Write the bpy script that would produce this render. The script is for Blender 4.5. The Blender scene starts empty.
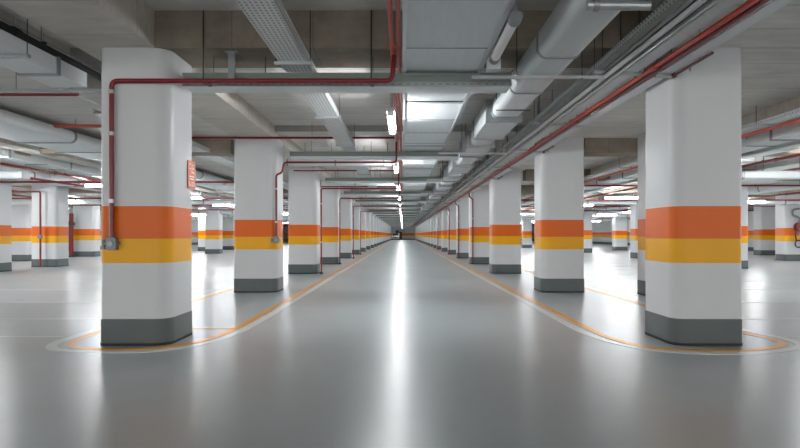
import bpy, math, random
from mathutils import Vector, Matrix
random.seed(7)
C = bpy.context.scene.collection
S = bpy.context.scene
PI = math.pi
CAM_Z = 1.23
D1, SP = 6.64, 6.11          # first pillar front, pillar spacing
NB = 22                      # pillars per row
TOP = 3.30                   # underside of beams and soffits

# ------------------------------------------------------------------ mesh helpers
class MB:
    def __init__(s): s.v=[]; s.f=[]; s.mi=[]; s.cur=0
    def add(s, vs, fs):
        o=len(s.v); s.v+= [tuple(p) for p in vs]
        for f in fs: s.f.append([i+o for i in f]); s.mi.append(s.cur)
    def box(s, x0,x1,y0,y1,z0,z1):
        vs=[(x0,y0,z0),(x1,y0,z0),(x1,y1,z0),(x0,y1,z0),(x0,y0,z1),(x1,y0,z1),(x1,y1,z1),(x0,y1,z1)]
        s.add(vs,[(0,3,2,1),(4,5,6,7),(0,1,5,4),(1,2,6,5),(2,3,7,6),(3,0,4,7)])
    def prism(s, prof, a0, a1, axis='y', cap=True):
        n=len(prof); vs=[]
        for a in (a0,a1):
            for (p,q) in prof:
                vs.append({'y':(p,a,q),'z':(p,q,a),'x':(a,p,q)}[axis])
        fs=[(i,(i+1)%n,n+(i+1)%n,n+i) for i in range(n)]
        if cap: fs+= [tuple(range(n-1,-1,-1)), tuple(range(n,2*n))]
        s.add(vs,fs)
    def tube(s, pts, r, seg=10, cap=True, fil=0.0):
        P=[Vector(p) for p in pts]
        if fil>0 and len(P)>2:
            Q=[P[0]]
            for i in range(1,len(P)-1):
                a=(P[i-1]-P[i]); b=(P[i+1]-P[i])
                d=min(fil, a.length*.45, b.length*.45)
                p0=P[i]+a.normalized()*d; p1=P[i]+b.normalized()*d
                for t in (0,.2,.4,.6,.8,1):
                    Q.append(p0*(1-t)**2+P[i]*2*t*(1-t)+p1*t*t)
            Q.append(P[-1]); P=Q
        rings=[]; up=None
        for i,p in enumerate(P):
            t=(P[min(i+1,len(P)-1)]-P[max(i-1,0)]).normalized()
            if up is None:
                up=Vector((0,0,1)) if abs(t.z)<.9 else Vector((1,0,0))
            u=(up-t*up.dot(t)).normalized(); w=t.cross(u); up=u
            rings.append([p+(u*math.cos(2*PI*k/seg)+w*math.sin(2*PI*k/seg))*r for k in range(seg)])
        vs=[q for R in rings for q in R]; fs=[]
        for i in range(len(P)-1):
            for k in range(seg):
                a=i*seg+k; b=i*seg+(k+1)%seg
                fs.append((a,b,b+seg,a+seg))
        if cap: fs+=[tuple(range(seg-1,-1,-1)), tuple(range(len(vs)-seg,len(vs)))]
        s.add(vs,fs)
    def build(s, name, mat, parent=None, smooth=True, bevel=0, loc=None):
        me=bpy.data.meshes.new(name); me.from_pydata(s.v,[],s.f)
        mats=mat if isinstance(mat,(list,tuple)) else [mat]
        for m in mats: me.materials.append(m)
        for i,p in enumerate(me.polygons): p.material_index=s.mi[i]
        me.validate()
        import bmesh
        bm=bmesh.new(); bm.from_mesh(me); bmesh.ops.recalc_face_normals(bm,faces=bm.faces); bm.to_mesh(me); bm.free()
        if smooth:
            me.polygons.foreach_set('use_smooth',[True]*len(me.polygons))
            try: me.set_sharp_from_angle(angle=math.radians(32))
            except Exception: pass
        o=bpy.data.objects.new(name,me); C.objects.link(o)
        if parent: o.parent=parent
        if loc: o.location=loc
        if bevel:
            b=o.modifiers.new('bevel','BEVEL'); b.width=bevel; b.segments=2; b.limit_method='ANGLE'; b.angle_limit=math.radians(40)
        return o
def rrect(x0,x1,y0,y1,r,n=8,r2=None,side=0):
    out=[]
    rl=r2 if (r2 and side<0) else r; rr=r2 if (r2 and side>0) else r
    for (cx,cy,a0,r) in ((x1-rr,y1-rr,0,rr),(x0+rl,y1-rl,90,rl),(x0+rl,y0+rl,180,rl),(x1-rr,y0+rr,270,rr)):
        for k in range(n+1):
            a=math.radians(a0+90*k/n); out.append((cx+r*math.cos(a),cy+r*math.sin(a)))
    return out
def thing(name,label,cat,loc=(0,0,0),group=None):
    o=bpy.data.objects.new(name,None); C.objects.link(o); o.location=loc; o.empty_display_size=.2
    return tag(o,label,cat,group)
def tag(o,label,cat,group=None):
    o['label']=label; o['category']=cat
    if group: o['group']=group
    return o
def struct(o): o['kind']='structure'; return o
def dup(root,loc=None,label=None,group=None):
    r=root.copy(); C.objects.link(r)
    if loc is not None: r.location=loc
    if label: r['label']=label
    if group: r['group']=group
    for ch in list(root.children):
        c=ch.copy(); C.objects.link(c); c.parent=r
        for g in list(ch.children):
            d=g.copy(); C.objects.link(d); d.parent=c
    return r
ORD=['first','second','third','fourth','fifth','sixth','seventh','eighth','ninth','tenth','eleventh','twelfth','thirteenth',
 'fourteenth','fifteenth','sixteenth','seventeenth','eighteenth','nineteenth','twentieth','twenty-first','twenty-second','twenty-third','twenty-fourth']

# ------------------------------------------------------------------ materials
def srgb(r,g,b):
    f=lambda c:(c/255/12.92) if c/255<=.04045 else ((c/255+.055)/1.055)**2.4
    return (f(r),f(g),f(b),1)
class NT:
    def __init__(s,name):
        s.m=bpy.data.materials.new(name); s.m.use_nodes=True; s.t=s.m.node_tree; s.n=s.t.nodes; s.l=s.t.links
        s.b=s.n['Principled BSDF']
    def node(s,t,**k):
        x=s.n.new(t)
        for a,b in k.items(): setattr(x,a,b)
        return x
    def math(s,op,a,b=None):
        x=s.node('ShaderNodeMath',operation=op)
        for i,v in enumerate((a,b)):
            if v is None: continue
            if isinstance(v,(int,float)): x.inputs[i].default_value=v
            else: s.l.new(v,x.inputs[i])
        return x.outputs[0]
    def mix(s,fac,a,b,mode='MIX'):
        x=s.node('ShaderNodeMix',data_type='RGBA',blend_type=mode)
        for i,v in ((0,fac),(6,a),(7,b)):
            if isinstance(v,(int,float)): x.inputs[i].default_value=v
            elif isinstance(v,tuple): x.inputs[i].default_value=v
            else: s.l.new(v,x.inputs[i])
        return x.outputs[2]
    def noise(s,scale,detail=4,vec=None,rough=.5):
        x=s.node('ShaderNodeTexNoise'); x.inputs['Scale'].default_value=scale; x.inputs['Detail'].default_value=detail
        x.inputs['Roughness'].default_value=rough
        if vec is not None: s.l.new(vec,x.inputs['Vector'])
        return x.outputs[0]
    def ramp(s,fac,stops,const=False):
        x=s.node('ShaderNodeValToRGB'); e=x.color_ramp.elements
        if const: x.color_ramp.interpolation='CONSTANT'
        while len(e)<len(stops): e.new(.5)
        for i,(p,c) in enumerate(stops):
            e[i].position=p; e[i].color=c if isinstance(c,tuple) else (c,c,c,1)
        s.l.new(fac,x.inputs[0]); return x.outputs[0]
    def obj(s,scale=None):
        x=s.node('ShaderNodeTexCoord').outputs['Object']
        if scale:
            m=s.node('ShaderNodeMapping'); m.inputs['Scale'].default_value=scale; s.l.new(x,m.inputs[0]); x=m.outputs[0]
        return x
    def set(s,**k):
        for a,v in k.items():
            i=s.b.inputs[a.replace('_',' ')]
            if isinstance(v,(int,float,tuple)): i.default_value=v
            else: s.l.new(v,i)
        return s.m
    def bump(s,h,strength=.2,dist=.01):
        x=s.node('ShaderNodeBump'); x.inputs['Strength'].default_value=strength; x.inputs['Distance'].default_value=dist
        s.l.new(h,x.inputs['Height']); s.l.new(x.outputs[0],s.b.inputs['Normal'])

def plain(name,col,rough=.5,metal=0,var=.12,scale=6):
    n=NT(name); v=n.obj(); nz=n.noise(scale,4,v)
    c2=tuple(x*(1-var) for x in col[:3])+(1,)
    return n.set(Base_Color=n.mix(nz,c2,col),Roughness=rough,Metallic=metal)
WHITE=srgb(208,210,212); ORANGE=srgb(224,102,6); YELLOW=srgb(236,170,1); SLATE=srgb(82,91,92)
def paint(name, rough):
    n=NT(name); co=n.obj(); sp=n.node('ShaderNodeSeparateXYZ'); n.l.new(co,sp.inputs[0])
    z=n.math('DIVIDE',sp.outputs[2],3.3)
    c=n.ramp(z,[(0,SLATE),(.29/3.3,WHITE),(.905/3.3,YELLOW),(1.185/3.3,ORANGE),(1.54/3.3,WHITE)],True)
    nz=n.noise(3,5,n.obj((1,1,.35))); c=n.mix(n.math('MULTIPLY',nz,.12),c,(.45,.44,.42,1),'MULTIPLY')
    n.bump(n.noise(120,2,co),.06,.002)
    return n.set(Base_Color=c,Roughness=rough,Specular_IOR_Level=.28)
M={}
M['pillar']=paint('striped_paint',.34)
M['wallp']=paint('striped_wall_paint',.5)
M['plinth']=plain('slate_paint',SLATE,.35)
M['joint']=plain('black_joint',srgb(22,24,24),.6)
def concrete(name,c1,c2,board,axis=1,seam=.022):
    n=NT(name); co=n.obj(); sp=n.node('ShaderNodeSeparateXYZ'); n.l.new(co,sp.inputs[0])
    a=n.noise(.9,6,co,.6); b=n.noise(9,5,n.obj((.25,1,1)),.6)
    c=n.mix(n.ramp(a,[(.35,0.0),(.68,1.0)]),c1,c2)
    b=n.ramp(b,[(.3,0.0),(.75,1.0)]); c=n.mix(n.math('MULTIPLY',b,.30),c,(.35,.33,.31,1),'MULTIPLY')
    fr=n.math('FRACT',n.math('DIVIDE',n.math('ADD',sp.outputs[axis],100.0),board))
    s=n.math('LESS_THAN',fr,seam)
    c=n.mix(n.math('MULTIPLY',s,.45),c,(.06,.055,.05,1))
    fl=n.math('FLOOR',n.math('DIVIDE',n.math('ADD',sp.outputs[axis],100.0),board))
    wn=n.node('ShaderNodeTexWhiteNoise',noise_dimensions='1D'); n.l.new(fl,wn.inputs['W'])
    c=n.mix(n.math('MULTIPLY',wn.outputs[0],.16),c,(.4,.38,.36,1),'MULTIPLY')
    n.bump(n.noise(40,4,co),.25,.004)
    return n.set(Base_Color=c,Roughness=.85)
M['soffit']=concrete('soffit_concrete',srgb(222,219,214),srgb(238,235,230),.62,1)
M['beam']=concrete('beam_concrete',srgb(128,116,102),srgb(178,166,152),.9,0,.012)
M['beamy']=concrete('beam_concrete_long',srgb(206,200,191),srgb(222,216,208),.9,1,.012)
# floor
n=NT('epoxy_floor'); co=n.obj()
a=n.noise(.35,5,co,.55); st=n.noise(1.6,5,n.obj((.35,1.2,1)),.6)
c=n.mix(n.ramp(a,[(.3,0.0),(.7,1.0)]),srgb(168,176,179),srgb(182,190,193))
c=n.mix(n.math('MULTIPLY',st,.18),c,(.7,.7,.7,1),'MULTIPLY')
rg=n.ramp(n.noise(1.1,4,n.obj((.5,1.3,1)),.5),[(.3,.284),(.72,.31)])
M['floor']=n.set(Base_Color=c,Roughness=rg,Specular_IOR_Level=.95)
def worn(name,col):
    n=NT(name); co=n.obj(); w=n.ramp(n.noise(14,6,co,.7),[(.28,0.0),(.40,1.0)])
    return n.set(Base_Color=n.mix(w,srgb(160,160,155),col),Roughness=.31,Specular_IOR_Level=.7)
M['ymark']=worn('yellow_marking',srgb(232,160,20)); M['wmark']=worn('white_marking',srgb(222,224,224))
# metal
def galv(name,col,rough=.4,metal=.2):
    n=NT(name); a=n.noise(5,4,n.obj((3,.4,3)),.6); b=n.noise(30,3,n.obj((1,6,1)))
    c=n.mix(a,tuple(x*.84 for x in col[:3])+(1,),col); c=n.mix(n.math('MULTIPLY',b,.2),c,(.5,.5,.5,1),'MULTIPLY')
    return n.set(Base_Color=c,Roughness=rough,Metallic=metal)
M['duct']=galv('galvanised_sheet',srgb(232,237,240),.5,.08); M['duct2']=galv('galvanised_sheet_dull',srgb(214,220,222),.45,.08)
M['strut']=galv('strut_steel',srgb(190,194,196),.35,.6); M['web']=galv('grey_green_steel',srgb(132,142,137),.5,.2); M['dark']=plain('dark_steel',srgb(60,62,62),.5,.4)
M['flange']=galv('flange_steel',srgb(150,155,157),.4,.5)
M['black']=plain('black_lagging',srgb(24,24,25),.6)
def perf(name,col,p=.055,ax='XZ'):
    n=NT(name); co=n.obj(); sp=n.node('ShaderNodeSeparateXYZ'); n.l.new(co,sp.inputs[0])
    u=sp.outputs[1] if ax=='Y' else sp.outputs[0]
    v=sp.outputs[2] if ax=='X' else n.math('ADD',sp.outputs[0],sp.outputs[2])
    m1=n.math('LESS_THAN',n.math('FRACT',n.math('DIVIDE',n.math('ADD',u,50.0),p)),.48)
    m2=n.math('LESS_THAN',n.math('FRACT',n.math('DIVIDE',n.math('ADD',v,50.0+(-.012 if ax=='X' else 0)),.05 if ax=='X' else .045)),.42)
    m=n.math('MULTIPLY',m1,m2)
    return n.set(Base_Color=n.mix(m,col,(.22,.225,.225,1)),Roughness=.4,Metallic=n.math('MULTIPLY',n.math('SUBTRACT',1.0,m),.45))
M['paletray']=galv('pale_tray_sheet',srgb(226,228,230),.35,.1)
M['tray']=perf('perforated_tray',srgb(214,218,220),.06,'Y'); M['trayx']=perf('perforated_cross_tray',srgb(150,158,155),.09,'X')
M['red']=plain('red_pipe_paint',srgb(126,5,18),.32,0,.2,9); M['pink']=plain('faded_red_pipe_paint',srgb(206,92,78),.4,0,.15,5)
M['orpipe']=plain('orange_red_pipe_paint',srgb(196,58,34),.35,0,.2,5)
M['box']=plain('grey_cast_box',srgb(128,134,136),.45,.3); M['white']=plain('white_enamel',srgb(222,224,224),.4)
def emis(name,s,col=(.96,.985,1,1)):
    n=NT(name); n.b.inputs['Emission Color'].default_value=col; n.b.inputs['Emission Strength'].default_value=s
    n.b.inputs['Base Color'].default_value=(.9,.9,.9,1); return n.m
LAMP=42.0
M['lamp']=emis('lit_tube',LAMP); M['lamp_side']=emis('lit_side_tube',LAMP*1.1)
M['lamp_fill']=emis('dim_fill_tube',LAMP*.25)  # weak glow for the added fill lamps out of view
M['glass']=plain('dark_glass',srgb(18,20,24),.1); M['tyre']=plain('rubber',srgb(20,20,20),.8)
M['carp']=plain('white_car_paint',srgb(220,220,222),.25); M['maroon']=plain('maroon_paint',srgb(90,22,20),.4)
M['signo']=plain('orange_sign',srgb(222,116,78),.4,0,.04); M['signw']=plain('sign_lettering',srgb(245,238,230),.4,0,.02)

# ------------------------------------------------------------------ setting
XL,XR,YB,YE=-25.0,26.0,-13.0,D1+SP*(NB-1)+8
YH=8.5
def slab(name,mat,*b,**k):
    m=MB()
    for q in b: m.box(*q)
    return struct(m.build(name,mat,smooth=False,**k))
slab('floor',M['floor'],(XL-.3,XR+.3,YB-.3,YE+.3,-.25,0))
slab('ceiling',M['soffit'],(-2.75,2.86,YB,7.45,3.71,4.1),(-2.75,2.86,7.45,YE,3.57,4.1),(XL,-4.72,YB,YE,TOP,4.1),(-4.72,-3.6,YH,YE,TOP,4.1),
     (-4.72,-3.6,YB,YH,3.88,4.1),(2.86,XR,YB,YE,TOP,4.1))
slab('wall_left',M['wallp'],(XL-.3,XL,20,YE,0,4.1))
slab('wall_right',M['wallp'],(XR,XR+.3,20,YE,0,4.1))
slab('wall_front',M['wallp'],(XL,XR,YE,YE+.3,0,4.1))
tn=[0]
def trim(mat,*b):
    tn[0]+=1; return slab('trim_%d'%tn[0],mat,*b)
trim(M['beamy'],(-3.6,-2.75,YB,YE,TOP,4.1))
def cols_y(k): return D1+SP*k
for k in range(-2,NB):
    y=cols_y(k)
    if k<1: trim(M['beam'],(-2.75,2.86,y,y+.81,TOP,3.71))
    else: trim(M['soffit'],(-2.75,2.86,y+.1,y+.7,3.44,3.57))
trim(M['beamy'],(5.93,6.35,YB,YE,3.05,TOP))
trim(M['beamy'],(-8.4,-7.9,YH,YE,3.05,TOP))
for k in range(1,NB,1):
    y=cols_y(k)
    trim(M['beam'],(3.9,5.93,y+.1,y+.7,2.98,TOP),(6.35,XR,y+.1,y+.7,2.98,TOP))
for k in range(1,NB,2):
    y=cols_y(k)
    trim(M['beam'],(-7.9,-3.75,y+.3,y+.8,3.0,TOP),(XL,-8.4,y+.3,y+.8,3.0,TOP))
# dark door on the far left wall and lighter frame at the end wall
def door(nm,x0,x1,y0,y1):
    m=MB(); m.box(x0,x1,y0,y1,0,2.25); struct(m.build(nm,M['dark'],smooth=False))
door('door_1',XL+.01,XL+.08,44,46.4)
door('door_2',-1.75,-1.0,YE-.1,YE-.01)

# ------------------------------------------------------------------ pillars
def pillar(label,x0,x1,y,r=.17,dep=.86,group=None):
    cx=(x0+x1)/2; w=(x1-x0)/2
    t=thing('striped_pillar',label,'pillar',(cx,y+dep/2,0),group)
    sd=-1 if cx<0 else 1; q=.06
    m=MB(); m.prism(rrect(-w,w,-dep/2,dep/2,r,8,q,sd),0.012,TOP,'z'); m.build('shaft',M['pillar'],t)
    m=MB(); m.prism(rrect(-w-.006,w+.006,-dep/2-.006,dep/2+.006,r+.006,8,q,sd),0.022,.29,'z'); p=m.build('plinth_band',M['plinth'],t)
    m=MB(); m.prism(rrect(-w-.009,w+.009,-dep/2-.009,dep/2+.009,r+.009,8,q,sd),0.0,.03,'z'); m.build('base_joint',M['joint'],p)
    return t
def prow(side,k): return '%s striped white pillar of the row on the %s side of the aisle'%(ORD[k] if k else 'nearest',side)
pillar('nearest striped white pillar left of the aisle, with red pipe and orange sign',-3.36,-2.60,D1,.19,.9,'striped pillars left of the aisle')
pillar('nearest striped white pillar right of the aisle, standing under the red pipes',3.0,3.77,D1,.15,.9,'striped pillars right of the aisle')
pl=pillar(prow('left',1),-3.60,-2.69,cols_y(1),.17,.86,'striped pillars left of the aisle')
pr=pillar(prow('right',1),2.95,3.86,cols_y(1),.15,.86,'striped pillars right of the aisle')
for k in range(2,NB):
    dup(pl,(-3.16,cols_y(k)+.43,0),prow('left',k)); 
    dup(pr,(3.27,cols_y(k)+.43,0),prow('right',k))
side=[(-14.25,-13.3,19.6,'striped pillar at the far left edge of the view'),
 (-14.2,-13.2,22.9,'striped pillar in the left bays beside a thin red drop pipe'),
 (-18.4,-17.45,27.9,'striped pillar seen between the two leftmost pillars of the left bays'),
 (-18.45,-17.3,33.5,'striped pillar just left of the nearest left pillar, beside a red riser'),
 (-12.8,-11.9,38.8,'striped pillar visible in the gap between the first two left row pillars'),
 (-14.8,-13.9,49.1,'small distant striped pillar touching the left edge of the second left row pillar'),
 (-15.6,-14.7,45.6,'small distant striped pillar touching the right edge of the nearest left pillar'),
 (18.05,19.3,28.3,'striped pillar at the far right edge of the view with a hose reel'),
 (21.5,23.0,36.0,'broad striped pillar behind and left of the far right edge pillar'),
 (11.6,12.5,21.7,'striped pillar showing just past the right edge of the nearest right pillar'),
 (4.88,5.8,11.7,'striped pillar mostly hidden behind the nearest right pillar'),
 (12.15,13.0,31.3,'narrow view of striped pillar in the right bays left of the hidden one'),
 (16.65,17.6,47.0,'small distant striped pillar in the middle of the gap right of the aisle row'),
 (12.0,12.95,41.0,'striped pillar touching the right edge of the second right row pillar'),
 (11.2,12.0,55.8,'small distant striped pillar between second and third right row pillars')]
for (x0,x1,y,l) in side: pillar(l,x0,x1,y,.1,.86)

# ------------------------------------------------------------------ floor markings
def ribbon(pts,w,z0=.0,z1=.004,closed=False):
    m=MB(); P=[Vector((p[0],p[1],0)) for p in pts]
    # smooth
    vs=[]; n_=len(P)
    for i,p in enumerate(P):
        t=(P[min(i+1,n_-1)]-P[max(i-1,0)]).normalized(); q=Vector((-t.y,t.x,0))*w/2
        for z in (z0,z1):
            vs.append((p.x+q.x,p.y+q.y,z)); vs.append((p.x-q.x,p.y-q.y,z))
    fs=[]
    for i in range(n_-1):
        a=i*4; b=a+4
        fs+=[(a+2,a+3,b+3,b+2),(a,a+2,b+2,b),(a+3,a+1,b+1,b+3),(a+1,a,b,b+1)]
    m.add(vs,fs); return m
def catmull(P,n=6):
    out=[]
    for i in range(len(P)-1):
        p0=P[max(i-1,0)];p1=P[i];p2=P[i+1];p3=P[min(i+2,len(P)-1)]
        L=math.dist(p1,p2)
        if L>1.5: out.append(p1); continue
        cl=lambda q,c:(tuple(c[j]+(q[j]-c[j])*min(1,L/max(math.dist(q,c),1e-6)) for j in (0,1)))
        p0=cl(p0,p1); p3=cl(p3,p2)
        for k in range(n):
            t=k/n
            out.append(tuple(.5*((2*p1[j])+(-p0[j]+p2[j])*t+(2*p0[j]-5*p1[j]+4*p2[j]-p3[j])*t*t+(-p0[j]+3*p1[j]-3*p2[j]+p3[j])*t**3) for j in (0,1)))
    out.append(P[-1]); return out
wl=[(-3.98,YE-8),(-3.98,30),(-3.98,11),(-3.98,10),(-3.98,9.2),(-3.96,7.3),(-3.93,6.75),(-3.72,6.42),(-3.2,6.3),(-2.75,6.3),(-2.42,6.5),(-2.18,6.95),(-2.06,7.7),(-2.03,9.2),(-2.03,10),(-2.03,11),(-2.03,30),(-2.03,YE-8)]
yl=[(-3.86,YE-8),(-3.86,30),(-3.86,11),(-3.86,10),(-3.86,9.2),(-3.84,7.4),(-3.78,6.88),(-3.6,6.58),(-3.2,6.45),(-2.8,6.47),(-2.5,6.66),(-2.3,7.05),(-2.2,7.8),(-2.18,9.2),(-2.18,10),(-2.18,11),(-2.18,30),(-2.18,YE-8)]
wr=[(2.25,YE-8),(2.25,30),(2.25,11),(2.25,10),(2.25,9.2),(2.27,7.6),(2.38,6.9),(2.6,6.45),(2.95,6.25),(3.5,6.2),(4.0,6.35),(4.4,6.62),(4.5,7.1),(4.4,7.6),(4.32,9.2),(4.32,10),(4.32,11),(4.32,30),(4.32,YE-8)]
yr=[(2.42,YE-8),(2.42,30),(2.42,11),(2.42,10),(2.42,9.2),(2.43,8),(2.46,7.2),(2.62,6.62),(2.95,6.42),(3.5,6.38),(3.95,6.5),(4.28,6.76),(4.34,7.1),(4.22,7.6),(4.2,9.2),(4.2,10),(4.2,11),(4.2,30),(4.2,YE-8)]
for pts,w,mt,l in ((wl,.11,'wmark','long white line looping round the foot of the left pillar row'),(yl,.105,'ymark','long yellow line looping round the foot of the left pillar row'),
                (wr,.11,'wmark','long white line looping round the foot of the right pillar row'),(yr,.105,'ymark','long yellow line looping round the foot of the right pillar row')):
    tag(ribbon(catmull(pts),w).build('floor_line',M[mt],smooth=False),l,'floor marking')
tag(ribbon([(-3.86,7.83),(-2.2,7.83)],.05,.004,.007).build('floor_line',M['ymark'],smooth=False),'short yellow cross line behind the nearest left pillar','floor marking')
by=[7.24,8.75,10.9,13.4,15.9,18.4,20.9,23.4,25.9,28.4]
for s in (-1,1):
    for i,y in enumerate(by):
        x0,x1=(-9.2,-4.1) if s<0 else (4.6,9.6)
        m=ribbon([(x0,y),(x1,y)],.05); o=m.build('bay_line',M['wmark'],smooth=False)
        tag(o,'%s white parking bay line from the camera, %s'%(ORD[i],'left of the left pillars' if s<0 else 'right of the right pillars'),'floor marking','parking bay lines on the %s'%('left' if s<0 else 'right'))

# ------------------------------------------------------------------ lamps
def lamp(label,x,y,z,mat,L=1.5,along='y',group=None,hang=TOP):
    t=thing('tube_lamp',label,'lamp',(x,y,z),group)
    a,b=(0,L) if along=='y' else (-L/2,L/2)
    if along=='y':
        m=MB(); m.box(-.055,.055,0,L,.032,.08); h=m.build('housing',M['white'],t,False)
        m=MB(); m.prism(rrect(-.042,.042,-.035,.03,.025,4),.03,L-.03,'y'); m.build('diffuser',mat,t)
        for e in (0,L-.03):
            m=MB(); m.prism(rrect(-.048,.048,-.04,.082,.02,4),e,e+.03,'y'); m.build('end_cap',M['white'],t)
        for e in (.25,L-.25):
            m=MB(); m.tube([(0,e,.08),(0,e,hang-z)],.004,6); m.build('hanger_rod',M['dark'],t)
    else:
        m=MB(); m.box(-L/2,L/2,-.055,.055,.032,.08); m.build('housing',M['white'],t,False)
        m=MB(); m.prism(rrect(-.042,.042,-.035,.03,.025,4),-L/2+.03,L/2-.03,'x'); m.build('diffuser',mat,t)
        for e in (-L/2,L/2-.03):
            m=MB(); m.prism(rrect(-.048,.048,-.04,.082,.02,4),e,e+.03,'x'); m.build('end_cap',M['white'],t)
        for e in (-L/2+.25,L/2-.25):
            m=MB(); m.tube([(e,0,.08),(e,0,hang-z)],.004,6); m.build('hanger_rod',M['dark'],t)
    return t
G='tube lamps in a line above the aisle'
l0=lamp('nearest lit tube lamp above the middle of the aisle',-.17,8.25,2.90,M['lamp'],1.5,'y',G,3.71)
for k in range(1,NB):
    dup(l0,(-.17,8.25+SP*k,2.90),'%s lit tube lamp above the middle of the aisle'%ORD[k])
ln=lamp('added fill lamp above the aisle behind the viewpoint',-.17,-3.4,3.0,M['lamp_fill'],1.5,'y',None,3.71)  # added out of view, with its copy, to light the near pillar fronts
dup(ln,(-.17,-8.5,3.0),'added fill lamp above the aisle farthest behind the viewpoint')
G2='tube lamps hanging in the %s bays'
for s,nm in ((-1,'left'),(1,'right')):
    for j,(X,ys,z) in enumerate(((8.9,[6+i*SP for i in range(1,15)],2.72),(15.2,[2+i*SP for i in range(2,13)],2.72),(21.0,[5+i*2*SP for i in range(1,8)],2.72))):
        ref=None
        for i,y in enumerate(ys):
            lab='%s lit tube lamp of the %s line in the bays %s of the aisle'%(ORD[i],('inner','middle','outer')[j],nm)
            if ref is None: ref=lamp(lab,s*X,y,z,M['lamp_side'],1.5,'x',G2%nm)
            else: dup(ref,(s*X,y,z),lab)
lamp('added dim fill lamp over the bays left of the viewpoint',-9,-2,2.92,M['lamp_fill'],1.5,'x')  # this and the next are unseen lamps added as fill near the camera
lamp('added dim fill lamp over the bays right of the viewpoint',9,-2,2.92,M['lamp_fill'],1.5,'x')

# ------------------------------------------------------------------ ducts
def duct(name,label,prof,y0,y1,step,mat,grow=.022,lip=.05,group=None,top=TOP,r=0):
    x0,x1,z0,z1=prof
    t=thing(name,label,'duct',((x0+x1)/2,y0,z0),group)
    w=(x1-x0)/2; h=z1-z0
    pf=lambda g: rrect(-w-g,w+g,-g,h+min(g,.012),r+g,6) if r else [(-w-g,-g),(w+g,-g),(w+g,h+min(g,.012)),(-w-g,h+min(g,.012))]
    m=MB(); m.prism(pf(0),0,y1-y0,'y'); b=m.build('duct_body',mat,t)
    k=0; y=step*.6
    m=None
    while y<y1-y0 and k<98:
        if k==0:
            m=MB(); m.prism(pf(grow),0,lip,'y'); f0=m.build('flange',M['flange'],t,loc=(0,y,0))
        else:
            f=f0.copy(); C.objects.link(f); f.parent=t; f.location=(0,y,0)
        k+=1; y+=step
    y=1.0;k=0
    while y<y1-y0 and k<12 and top:
        m=MB()
        for s_ in (-1,1): m.tube([(s_*(w+.02),y,h*.5),(s_*(w+.02),y,top-z0)],.005,6)
        m.box(-w-.03,w+.03,y-.015,y+.015,-.012,-.004); m.build('hanger_strap',M['dark'],t,False)
        k+=1; y+=4.2
    return t
def rods(t,xs,ys,z0,z1,r=.005,mat='dark'):
    for y in ys:
        for x in xs:
            m=MB(); m.tube([(x,y,z0),(x,y,z1)],r,6); m.build('hanger_rod',M[mat],t)
# wide flat duct above the aisle centre
t=duct('supply_duct','wide flat silver duct running above the middle of the aisle',(0.02,.86,3.10,3.28),-1,YE-10,1.25,M['duct'],.006,.018,top=3.6)
for x in (-.425,.425):
    m=MB(); m.box(x-.02,x+.02,0,YE-9,-.03,.012); m.build('edge_rail',M['strut'],t,False)
# rounded duct, right, with larger boxes
t=duct('extract_duct','rounded silver duct hanging over the right half of the aisle',(1.33,1.75,2.98,3.27),-1,YE-10,1.5,M['duct2'],.012,.04,top=3.6,r=.08)
for k in range(1,14):
    y0=cols_y(k)-3.7
    m=MB(); m.box(-.27,.24,y0+1,y0+2.7,-.03,.285); b=m.build('damper_box',M['duct2'],t,False)
    for yy in (y0+.98,y0+2.65):
        m=MB(); m.box(-.29,.26,yy,yy+.07,-.05,.29); m.build('box_flange',M['flange'],b,False)
for k in range(1,12):
    y0=cols_y(k)-1.0
    m=MB(); m.box(-.25,.23,y0+1,y0+2.5,-.02,.28); b=m.build('damper_box',M['duct2'],t,False)
    for yy in (y0+.98,y0+2.45):
        m=MB(); m.box(-.29,.26,yy,yy+.07,-.05,.285); m.build('box_flange',M['flange'],b,False)
# unlit tubular fitting
t=thing('unlit_tube_lamp','unlit white tube lamp clamped beside the wide silver duct','lamp',(.93,4.95,3.02))
m=MB(); m.tube([(0,0,0),(0,1.15,0)],.045,14); m.build('tube',M['white'],t)
for e in (-.03,1.08):
    m=MB(); m.tube([(0,e,0),(0,e+.1,0)],.055,14); m.build('end_cap',M['box'],t)
m=MB(); m.box(-.04,.09,1.3,1.45,-.06,.26); m.build('gear_box',M['duct2'],t,False)
m=MB(); m.box(-.02,.02,.05,.09,.03,.685); m.box(-.02,.02,1.0,1.04,.03,.685); m.build('bracket',M['strut'],t,False)
# round pipe over the top right (crosses between ducts)
t=thing('cross_pipe','grey round pipe end crossing below the rounded duct near the camera','pipe',(1.41,4.45,2.93))
m=MB(); m.tube([(-.05,0,0),(.42,0,0)],.035,12); m.build('pipe_run',M['strut'],t)
m=MB(); m.tube([(.0,0,-.0),(.04,0,0)],.045,12); m.build('coupling',M['flange'],t)
m=MB(); m.tube([(.4,0,0),(.4,0,.77)],.005,6); m.build('hanger_rod',M['dark'],t)

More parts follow.
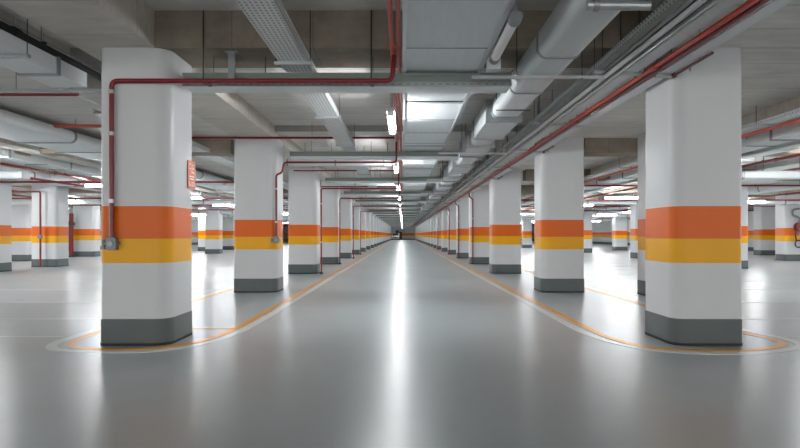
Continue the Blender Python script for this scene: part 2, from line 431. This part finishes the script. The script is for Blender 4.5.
# left perforated tray in aisle
def tray(label,x0,x1,z0,h,y0,y1,mat,name='cable_tray',every=3.05,top=3.71,grp=None,ov=.05,bed=None):
    t=thing(name,label,'cable tray',((x0+x1)/2,y0,z0),grp); w=(x1-x0)/2; L=y1-y0
    m=MB(); m.box(-w,w,0,L,0,.006); m.build('tray_bed',bed or mat,t,False)
    for s in (-1,1):
        m=MB(); m.box(s*w-.004,s*w+.004,0,L,0,h); m.box(s*w-.012,s*w+.012,0,L,h-.008,h); m.build('side_rail',M['tray'],t,False)
    k=0; y=every*.5
    while y<L and k<20:
        m=MB(); m.box(-w-ov,w+ov,y-.02,y+.02,-.035,-.001); r_=m.build('support_bar',M['strut'],t,False)
        for s in (-1,1):
            m=MB(); m.tube([(s*(w+ov-.015),y,-.03),(s*(w+ov-.015),y,top-z0)],.005,6); m.build('hanger_rod',M['dark'],r_)
        y+=every; k+=1
    return t
tray('grey ribbed cable tray hanging over the left half of the aisle',-1.37,-1.06,3.14,.10,-1,YE-12,M['tray'])
# right trays
tray('narrow silver cable tray left of the red pipes over the right pillars',2.12,2.20,3.05,.06,-1,YE-12,M['tray'],ov=.02,bed=M['web'])
t=thing('strut_rail','pale steel channel rail running beside the right cable trays','rail',(2.29,-1,3.02))
m=MB(); m.box(-.05,.05,0,YE-12,0,.012); m.box(-.05,-.04,0,YE-12,0,.05); m.box(.04,.05,0,YE-12,0,.05); m.build('channel',M['paletray'],t,False)
rods(t,[0],[2+3.05*i for i in range(14)],0,.65)
tray('slotted cable tray beside the orange red pipes over the right pillars',2.44,2.58,3.02,.11,-1,YE-12,M['tray'],bed=M['duct2'])
t=thing('conduit','thin grey conduit between the right hand cable trays','pipe',(2.37,-1,3.0))
m=MB(); m.tube([(0,0,0),(0,YE-12,0)],.014,8); m.build('conduit_run',M['strut'],t)
rods(t,[0],[2.4+3.05*i for i in range(12)],0,.7)
def longpipe(name,label,x,z,r,mat,y0=-1,y1=None,col=3.05,top=None,grp=None,cat='pipe'):
    y1=y1 or YE-12
    t=thing(name,label,cat,(x,y0,z),grp)
    m=MB(); m.tube([(0,0,0),(0,y1-y0,0)],r,12); m.build('pipe_run',mat,t)
    y=1.2;k=0
    while y<y1-y0 and k<16:
        m=MB(); m.tube([(0,y,0),(0,y+.1,0)],r*1.3,12); c=m.build('coupling',mat,t)
        if top:
            m=MB(); m.tube([(0,y+.5,r),(0,y+.5,top-z)],.004,6); m.box(-r*1.2,r*1.2,y+.48,y+.52,r*.6,r*1.15); m.build('hanger_rod',M['dark'],c,False)
        y+=col;k+=1
    return t
longpipe('sprinkler_pipe','orange red pipe running along the right pillar row, left of its twin',2.655,3.0,.024,M['orpipe'],top=3.71,grp='orange red pipes over the right pillars')
longpipe('sprinkler_pipe','dark red pipe running along the right pillar row, right of its twin',2.735,3.0,.026,M['red'],top=3.71,grp='orange red pipes over the right pillars')
tray('pale perforated cable tray hugging the tops of the right pillars',2.81,2.955,3.0,.05,-1,YE-12,M['paletray'],top=TOP,ov=.02)
longpipe('sprinkler_pipe','faded red pipe above the middle of the aisle, left of its twin',-.115,3.22,.024,M['pink'],top=3.71,col=6.1)
longpipe('sprinkler_pipe','faded red pipe above the middle of the aisle, touching the wide duct edge',-.045,3.22,.021,M['pink'],top=3.71,col=6.1)

# cross ducts / trays per bay
def crossduct(k):
    y=cols_y(k)+(.24 if k==0 else .62)
    lab='%s grey cross duct below the ceiling beams over the aisle'%('nearest' if k==0 else ORD[k])
    t=thing('cross_duct',lab,'duct',(0,y,2.93),'cross ducts over the aisle')
    m=MB(); m.box(-2.52,1.24,0,.32,0,.15); m.build('duct_body',M['duct'],t,False)
    m=MB(); m.box(-2.52,1.24,-.03,-.002,.0,.045); m.build('slotted_rail',M['trayx'] if k==0 else M['duct2'],t,False)
    m=MB(); m.box(-2.52,1.24,-.03,-.002,.115,.15); m.box(-2.52,1.24,-.012,-.002,.045,.115); m.build('web',M['web'],t,False)
    for x in (-2.2,-1.6,-.35):
        m=MB(); m.tube([(x,.1,.15),(x,.1,.37)],.005,6); m.build('hanger_rod',M['dark'],t)
    if k==0:
        for x in (-2.2,-.35):
            m=MB(); m.tube([(x,-.27,-.01),(x,-.27,.775)],.008,8); m.box(x-.02,x+.02,-.29,-.03,-.012,0); m.build('hanger_rod',M['dark'],t)
    return t
c0=crossduct(0); c1=crossduct(1)
for k in range(2,NB-1): dup(c1,(0,cols_y(k)+.62,2.93),'%s grey cross duct below the ceiling beams over the aisle'%ORD[k])
# thick post hanger by the nearest tray
t=thing('hanger_post','square grey steel hanger post above the nearest cross duct','hanger',(-1.94,6.80,2.95))
m=MB(); m.box(-.035,.035,-.03,.03,0,.35); m.build('post',M['flange'],t,False)
m=MB(); m.box(-.07,.07,-.05,.04,.335,.35); m.build('top_plate',M['flange'],t,False)
# trapeze under round duct
for k in range(0,8):
    y=cols_y(k)-.1
    t=thing('trapeze_bar','%s thin steel trapeze bar under the rounded duct'%('nearest' if k==0 else ORD[k]),'hanger',(0,y,2.93),'trapeze bars under the rounded duct')
    m=MB(); m.box(.75,2.2,-.02,.02,0,.03); m.build('bar',M['strut'],t,False)
    for x in (1.24,1.95):
        m=MB(); m.tube([(x,0,.0),(x,0,.78)],.005,6); m.build('hanger_rod',M['dark'],t)

# white bright flat duct between bays (reflecting lamps)
for k in range(1,14):
    y=cols_y(k)+2.3
    t=thing('branch_duct','%s slim silver branch duct crossing the left half of the aisle'%ORD[k-1],'duct',(0,y,2.96),'branch ducts over the aisle')
    m=MB(); m.prism(rrect(-.09,.09,0,.16,.06,5),-2.9,-.3,'x'); m.build('duct_body',M['duct'],t)
    for x in (-2.9,-1.7,-.5):
        m=MB(); m.prism(rrect(-.1,.1,-.01,.17,.06,5),x,x+.03,'x'); m.build('flange',M['flange'],t)
    m=MB(); m.tube([(-2.3,0,.1),(-2.3,0,.75)],.005,6);m.tube([(-.8,0,.1),(-.8,0,.75)],.005,6); m.build('hanger_rod',M['dark'],t)

# ------------------------------------------------------------------ red drop pipes
def junction(t,x,y,z,s=1):
    m=MB(); m.prism(rrect(-.055*s,.055*s,-.07*s,.07*s,.02*s,4),-.055,.04,'y'); b=m.build('junction_box',M['box'],t,loc=(x,y,z),bevel=.004)
    m=MB(); m.tube([(0,0,.06*s),(0,0,.13*s)],.02*s,10); m.tube([(0,0,.095*s),(0,0,.11*s)],.028*s,10); m.build('gland',M['box'],b)
    m=MB(); m.tube([(-.05*s,-.01,0),(-.10*s,-.01,0)],.028*s,10); m.tube([(-.10*s,-.01,.05*s),(-.10*s,-.01,-.06*s)],.018*s,8); m.build('side_outlet',M['box'],b)
    m=MB(); m.tube([(.05*s,-.01,0),(.085*s,-.01,0)],.016*s,8); m.tube([(0,-.055,0),(0,-.07,0)],.03*s,10); m.build('cover_screw',M['flange'],b)
def drop(label,pts,r,box=None,cols=(),foot=None,grp=None):
    p0=Vector(pts[0]); t=thing('drop_pipe',label,'pipe',tuple(p0),grp)
    Q=[tuple(Vector(p)-p0) for p in pts]
    m=MB(); m.tube(Q,r,12,fil=.07); m.build('pipe_run',M['red'],t)
    for c in cols:
        q=Vector(c)-p0; m=MB(); m.tube([tuple(q-Vector((0,0,.02))),tuple(q+Vector((0,0,.02)))],r*1.25,12); m.build('pipe_clip',M['strut'],t)
    if box: q=Vector(box)-p0; junction(t,*q)
    if foot: q=Vector(foot)-p0; m=MB(); m.tube([tuple(q),tuple(q+Vector((0,0,.06)))],r*2.2,12); m.build('foot_flange',M['dark'],t)
    return t
G='red pipes dropping at the left pillars'
y=D1-.05
drop('red pipe dropping down the front of the nearest left pillar to a grey box',[(-.1,y,3.2),(-.12,y,2.92),(-3.2,y,2.92),(-3.2,y,1.2)],.026,(-3.2,y+.03,1.13),[(-3.2,y,2.80),(-3.2,y,2.34),(-3.2,y,1.6)],None,G)
y=cols_y(1)-.06
drop('red pipe with offset dropping down the second left pillar to a small box',[(-.14,y,3.19),(-.14,y,2.76),(-2.52,y,2.76),(-2.56,y,2.54),(-2.68,y,2.50),(-2.68,y,1.2)],.022,(-2.68,y+.02,1.12),[(-2.68,y,2.2),(-2.68,y,1.5)],None,G)
for k in range(2,6):
    y=cols_y(k)-.05; X=-2.56 if k%2==0 else -2.62; z=2.74-.03*(k%3)
    drop('red pipe dropping to the floor beside the %s pillar of the left row'%ORD[k],[(-.14,y,3.19),(-.14,y,z),(X,y,z),(X,y,.03)],.024,None,[(X,y,2.2),(X,y,1.0)],(X,y,0),G)
for k in range(1,12):
    y=cols_y(k)-.22
    m=MB(); z=3.255 if k==1 else 3.22
    t=thing('cross_pipe','%s high red cross pipe just below the ceiling left of the aisle centre'%ORD[k-1],'pipe',(-3.4 if k>1 else -4.5,y,z),'high red cross pipes')
    m.tube([(0,0,0),(3.22 if k>1 else 4.32,0,0)],.024 if k==1 else .02,10); m.build('pipe_run',M['red'],t)
    m=MB(); m.tube([(1.0,0,0),(1.0,0,3.3-z)],.006,6);m.tube([(2.6,0,0),(2.6,0,.45)],.004,6); m.build('hanger_rod',M['dark'],t)
for k,(dx) in {3:2.90,4:2.88,5:2.86,7:2.86}.items():
    y=cols_y(k)-.05
    drop('red pipe dropping to the floor at the %s pillar of the right row'%ORD[k],[(dx-.15,y,2.97),(dx-.15,y,2.8),(dx,y,2.72),(dx,y,.03)],.026,None,[(dx,y,1.9)],(dx,y,0),'red pipes dropping at the right pillars')
# short dark red rods beside the tray at the right pillar tops
for k in (0,1,2):
    y=cols_y(k)
    t=thing('stub_pipe','short dark red stub pipe at the top of the %s right pillar'%('nearest' if k==0 else ORD[k]),'pipe',(2.985,y,2.985),'stub pipes at the right pillars')
    m=MB(); m.tube([(0,-.85,0),(0,-.04,0)],.016,8); m.build('pipe_run',M['maroon'],t)
    m=MB(); m.tube([(0,-.4,0),(0,-.4,-.05)],.01,8); m.build('nozzle',M['box'],t)
    m=MB(); m.tube([(0,-.05,0),(0,-.0,0)],.03,8); m.build('wall_flange',M['maroon'],t)
    m=MB(); m.tube([(0,-.6,.015),(0,-.6,.315)],.004,6); m.build('hanger_rod',M['dark'],t)

# ------------------------------------------------------------------ side bay services
longpipe('strut_rail','pale thin rail in the dark recess at the upper left',-4.10,3.44,.012,M['strut'],y1=8.4,cat='rail')
longpipe('lagged_pipe','black lagged pipe in the dark recess at the upper left',-4.04,3.33,.045,M['black'],y1=8.4,top=3.88,col=6)
duct('side_duct','silver duct under the dark recess at the upper left',(-4.38,-3.95,3.07,3.25),-1,7.5,1.4,M['duct'])
for yy,z_,a_ in ((6.1,3.03,'nearer'),(7.6,3.03,'farther')):
    t=thing('trapeze_bar','%s grey bar across the duct at the upper left'%a_,'hanger',(0,yy,z_),'bars across the upper left duct')
    m=MB(); m.box(-5.2,-3.8,-.03,.03,0,.035); m.build('bar',M['flange'],t,False)
    m=MB(); m.tube([(-3.82,0,.03),(-3.82,0,.85)],.005,6); m.tube([(-4.9,0,.03),(-4.9,0,.27)],.005,6); m.build('hanger_rod',M['dark'],t)
longpipe('conduit','thin white conduit under the soffit at the upper left',-4.82,3.285,.009,M['white'],y0=5,y1=9.6,cat='conduit')
t=tray('flat silver cable tray in the left bays next to the recess',-4.6,-4.2,3.02,.08,8.9,100,M['tray'],top=TOP)
duct('side_duct','broad silver duct running through the left bays',(-7.35,-6.2,2.98,3.2),7.5,110,2.4,M['duct'],r=.1)
duct('side_duct','dull grey duct left of the broad silver duct in the left bays',(-8.9,-8.45,2.9,3.15),9,110,2.4,M['duct2'])
duct('side_duct','outer silver duct far inside the left bays',(-11.55,-10.85,2.85,3.1),9,110,2.4,M['duct'],r=.1)
longpipe('sprinkler_pipe','upper red pipe running through the left bays',-9.5,2.91,.035,M['red'],top=TOP,y0=6)
longpipe('sprinkler_pipe','lower red pipe farther left in the left bays',-10.6,2.84,.035,M['red'],top=TOP,y0=6)
longpipe('sprinkler_pipe','outermost red pipe in the left bays',-15.5,2.8,.035,M['red'],top=TOP,y0=10)
tray('outer cable tray in the left bays',-14.6,-14.2,2.9,.08,10,100,M['tray'],top=TOP)
duct('side_duct','long pale duct beside the brown beam in the right bays',(6.55,7.05,2.92,3.15),2,110,2.4,M['duct'])
tray('pale cable tray under the brown beam in the right bays',5.7,5.9,3.0,.05,2,110,M['tray'],top=TOP)
longpipe('sprinkler_pipe','faded red pipe under the brown beam in the right bays',6.05,2.98,.03,M['pink'],top=3.05,y0=2)
longpipe('sprinkler_pipe','red pipe in the middle of the right bays',8.3,2.9,.035,M['red'],top=TOP,y0=6)
longpipe('sprinkler_pipe','red pipe beside the outer duct in the right bays',9.9,2.88,.035,M['red'],top=TOP,y0=6)
longpipe('sprinkler_pipe','outermost red pipe in the right bays',15.0,2.82,.035,M['red'],top=TOP,y0=10)
duct('side_duct','outer silver duct in the right bays',(10.2,11.2,2.84,3.1),6,110,2.4,M['duct'],r=.1)
duct('side_duct','silver duct far out in the right bays',(13.3,14.1,2.84,3.1),9,110,2.4,M['duct'],r=.1)
tray('cable tray in the middle of the right bays',7.5,7.9,2.95,.08,6,100,M['tray'],top=TOP)
def sidecross(x0,x1,y,z,r,mat,lab):
    t=thing('cross_pipe',lab,'pipe',(x0,y,z),'red cross pipes in the side bays')
    m=MB(); m.tube([(0,0,0),(x1-x0,0,0)],r,10); m.build('pipe_run',mat,t)
    for f in (.2,.5,.8):
        m=MB(); m.tube([((x1-x0)*f,0,r),((x1-x0)*f,0,TOP-z)],.005,6); m.build('hanger_rod',M['dark'],t)
sidecross(-10,-4.65,8.6,3.24,.025,M['red'],'nearest red cross pipe in the left bays')
sidecross(-14,-3.8,10.7,3.17,.03,M['pink'],'faded red cross pipe close under the ceiling of the left bays')
for i,k in enumerate(range(2,12)):
    y=cols_y(k)-1.2+(i%3)*.8; z=2.78-(i%2)*.06
    sidecross(-21,-3.9,y,z,.03,M['red'],'%s low red cross pipe from the camera in the left bays'%ORD[i])
    sidecross(4.2,22,y+1.25,z,.03,M['red'],'%s low red cross pipe from the camera in the right bays'%ORD[i])
for i,k in enumerate(range(1,9)):
    for s,nm in ((-1,'left'),(1,'right')):
        if i in (1,3): continue
        y=cols_y(k)+1.9+.5*(i%2)
        t=thing('cross_duct','%s silver cross duct from the camera in the %s bays'%(ORD[{0:0,2:1}.get(i,i-2)],nm),'duct',(0,y,2.68 if i%2 else 2.71),'cross ducts in the %s bays'%nm)
        a,b=sorted((s*7.6,s*20.5))
        if i==0 and s<0: a,b=-16,-9.2
        m=MB(); m.prism(rrect(-.16,.16,-.12,.07,.05,4),a,b,'x'); m.build('duct_body',M['duct2'] if i%2 else M['duct'],t)
        x=a+.6
        while x<b:
            m=MB(); m.prism(rrect(-.18,.18,-.14,.09,.05,4),x,x+.05,'x'); m.build('flange',M['flange'],t); x+=2.2
        m=MB()
        for x in (a+1.2,b-1.2): m.tube([(x,0,.05),(x,0,.59)],.006,6)
        m.build('hanger_rod',M['dark'],t)
# riser pipes and hose reel in side bays
drop('thin red pipe dropping in front of a striped pillar in the left bays',[(-15.2,22.7,2.86),(-13.72,22.7,2.86),(-13.72,22.7,.05)],.035,(-13.72,22.72,1.15),(),None)
t=thing('fire_riser','thick red fire riser standing beside a striped pillar in the left bays','pipe',(-18.35,33.2,0))
m=MB(); m.tube([(0,0,0.04),(0,0,2.4)],.11,12); m.build('riser',M['red'],t)
m=MB(); m.tube([(0,0,1.75),(0,0,1.95)],.16,12); m.build('valve_body',M['maroon'],t)
m=MB(); m.tube([(0,0,0),(0,0,.06)],.17,12); m.build('foot_flange',M['dark'],t)
t=thing('door_frame','dark grey steel door frame beside the thick red riser','door frame',(-18.3,33.9,0))
m=MB(); m.box(-.45,-.3,0,.1,0,2.75); m.box(.02,.17,0,.1,0,2.75); m.box(-.45,.17,0,.1,2.75,2.9); m.build('frame',M['box'],t,False)
m=MB(); m.box(-.3,.02,.03,.07,0,2.75); m.build('door_leaf',M['dark'],t,False)
t=thing('hose_reel','grey and red hose reel mounted on the far right striped pillar','hose reel',(18.6,28.17,1.3))
m=MB(); m.tube([(.0,0,1.15),(-.3,0,1.1),(-.32,0,.85),(.0,-.02,.75),(0,0,-.1)],.05,8,fil=.15); m.build('supply_pipe',M['box'],t)
m=MB(); m.tube([(0,.1,.3),(0,-.12,.3)],.2,16); m.build('reel',M['red'],t)
m=MB(); m.tube([(-.02+.17*math.cos(a),0,-.5+.17*math.sin(a)) for a in [i*PI/8 for i in range(14)]],.03,8); m.build('hose',M['dark'],t)
m=MB(); m.tube([(-.16,-.05,.3),(-.2,-.05,-.1),(-.14,-.02,-.38)],.03,8); m.build('nozzle',M['maroon'],t)

# ------------------------------------------------------------------ sign on the nearest left pillar
t=thing('wall_sign','small orange sign with white markings on the nearest left pillar','sign',(-2.594,7.22,1.96))
m=MB(); m.box(0,.008,-.0,.25,-.17,.17); m.build('sign_plate',M['signo'],t,False)
def strokes(segs,w=.012):
    m=MB()
    for (y0,z0,y1,z1) in segs:
        m.box(.008,.0105,min(y0,y1)-w/2,max(y0,y1)+w/2,min(z0,z1)-w/2,max(z0,z1)+w/2)
    return m
m=strokes([(.04,.13,.1,.13),(.1,.13,.1,.02),(.1,.075,.05,.075),(.14,.13,.14,.03),(.14,.13,.2,.13),(.14,.08,.19,.08),(.14,.03,.2,.03),
           (.05,-.02,.2,-.02),(.06,-.05,.19,-.05),(.04,-.13,.04,-.09),(.04,-.13,.1,-.13),(.1,-.13,.1,-.09),(.15,-.13,.15,-.09),(.15,-.09,.2,-.09),(.2,-.09,.2,-.13)])
m.build('sign_lettering',M['signw'],t,False)

# ------------------------------------------------------------------ car at the far end
t=thing('car','small white car with dark windscreen parked at the far end','car',(-1.72,YE-6.5,0))
m=MB(); prof=[(0,.3),(0,.72),(.1,.85),(1.1,1.0),(1.8,1.5),(3.3,1.52),(4.0,1.05),(4.2,.9),(4.2,.3)]
m.prism([(p,q) for p,q in prof],-.85,.85,'x'); m.build('body',M['carp'],t,bevel=.06)
m=MB(); m.add([(-.74,1.12,1.03),(.74,1.12,1.03),(.66,1.76,1.48),(-.66,1.76,1.48),(-.74,1.08,1.06),(.74,1.08,1.06),(.66,1.72,1.51),(-.66,1.72,1.51)],[(4,5,6,7),(0,1,5,4),(1,2,6,5),(2,3,7,6),(3,0,4,7),(3,2,1,0)]); m.build('windscreen',M['glass'],t,False)
m=MB(); m.box(-.5,.5,-.03,.01,.5,.7); m.build('grille',M['tyre'],t,False)
for x in (-.68,.68):
    m=MB(); m.tube([(x,.02,.68),(x,-.03,.68)],.1,12); m.build('headlamp',M['strut'],t)
for x in (-.88,.68):
    for y in (.8,3.4):
        m=MB(); m.tube([(x,y,.31),(x+.2,y,.31)],.31,18); w=m.build('wheel',M['tyre'],t)
        xx=x-.01 if x<0 else x+.19
        m=MB(); m.tube([(xx,y,.31),(xx+.02,y,.31)],.19,12); m.build('hub',M['box'],w)
t=thing('utility_cabinet','dark maroon cabinet against the end wall beside the car','cabinet',(-.6,YE-.9,0))
m=MB(); m.box(-.35,.35,0,.7,.06,1.9); b=m.build('body',M['maroon'],t,False,bevel=.02)
m=MB(); m.box(-.31,-.01,-.03,0,.12,1.84); m.box(.01,.31,-.03,0,.12,1.84); m.build('door',M['dark'],t,False)
m=MB(); m.box(-.35,.35,.02,.7,0,.06); m.build('base',M['tyre'],t,False)

# ------------------------------------------------------------------ camera, world, view
w=bpy.data.worlds.new('world'); S.world=w; w.use_nodes=True
w.node_tree.nodes['Background'].inputs[0].default_value=(.53,.525,.515,1); w.node_tree.nodes['Background'].inputs[1].default_value=2.1
cam=bpy.data.cameras.new('camera'); co=bpy.data.objects.new('camera',cam); C.objects.link(co)
co.location=(0,0,CAM_Z); co.rotation_euler=(PI/2,0,0)
cam.sensor_width=36; cam.lens=27; cam.shift_x=-3/800; cam.shift_y=10.7/800; cam.clip_start=.05; cam.clip_end=400
S.camera=co
S.view_settings.view_transform='Standard'; S.view_settings.look='None'; S.view_settings.gamma=1; S.view_settings.exposure=1.68
S.cycles.max_bounces=7; S.cycles.diffuse_bounces=5; S.cycles.glossy_bounces=4; S.cycles.use_denoising=True
S.cycles.sample_clamp_indirect=8
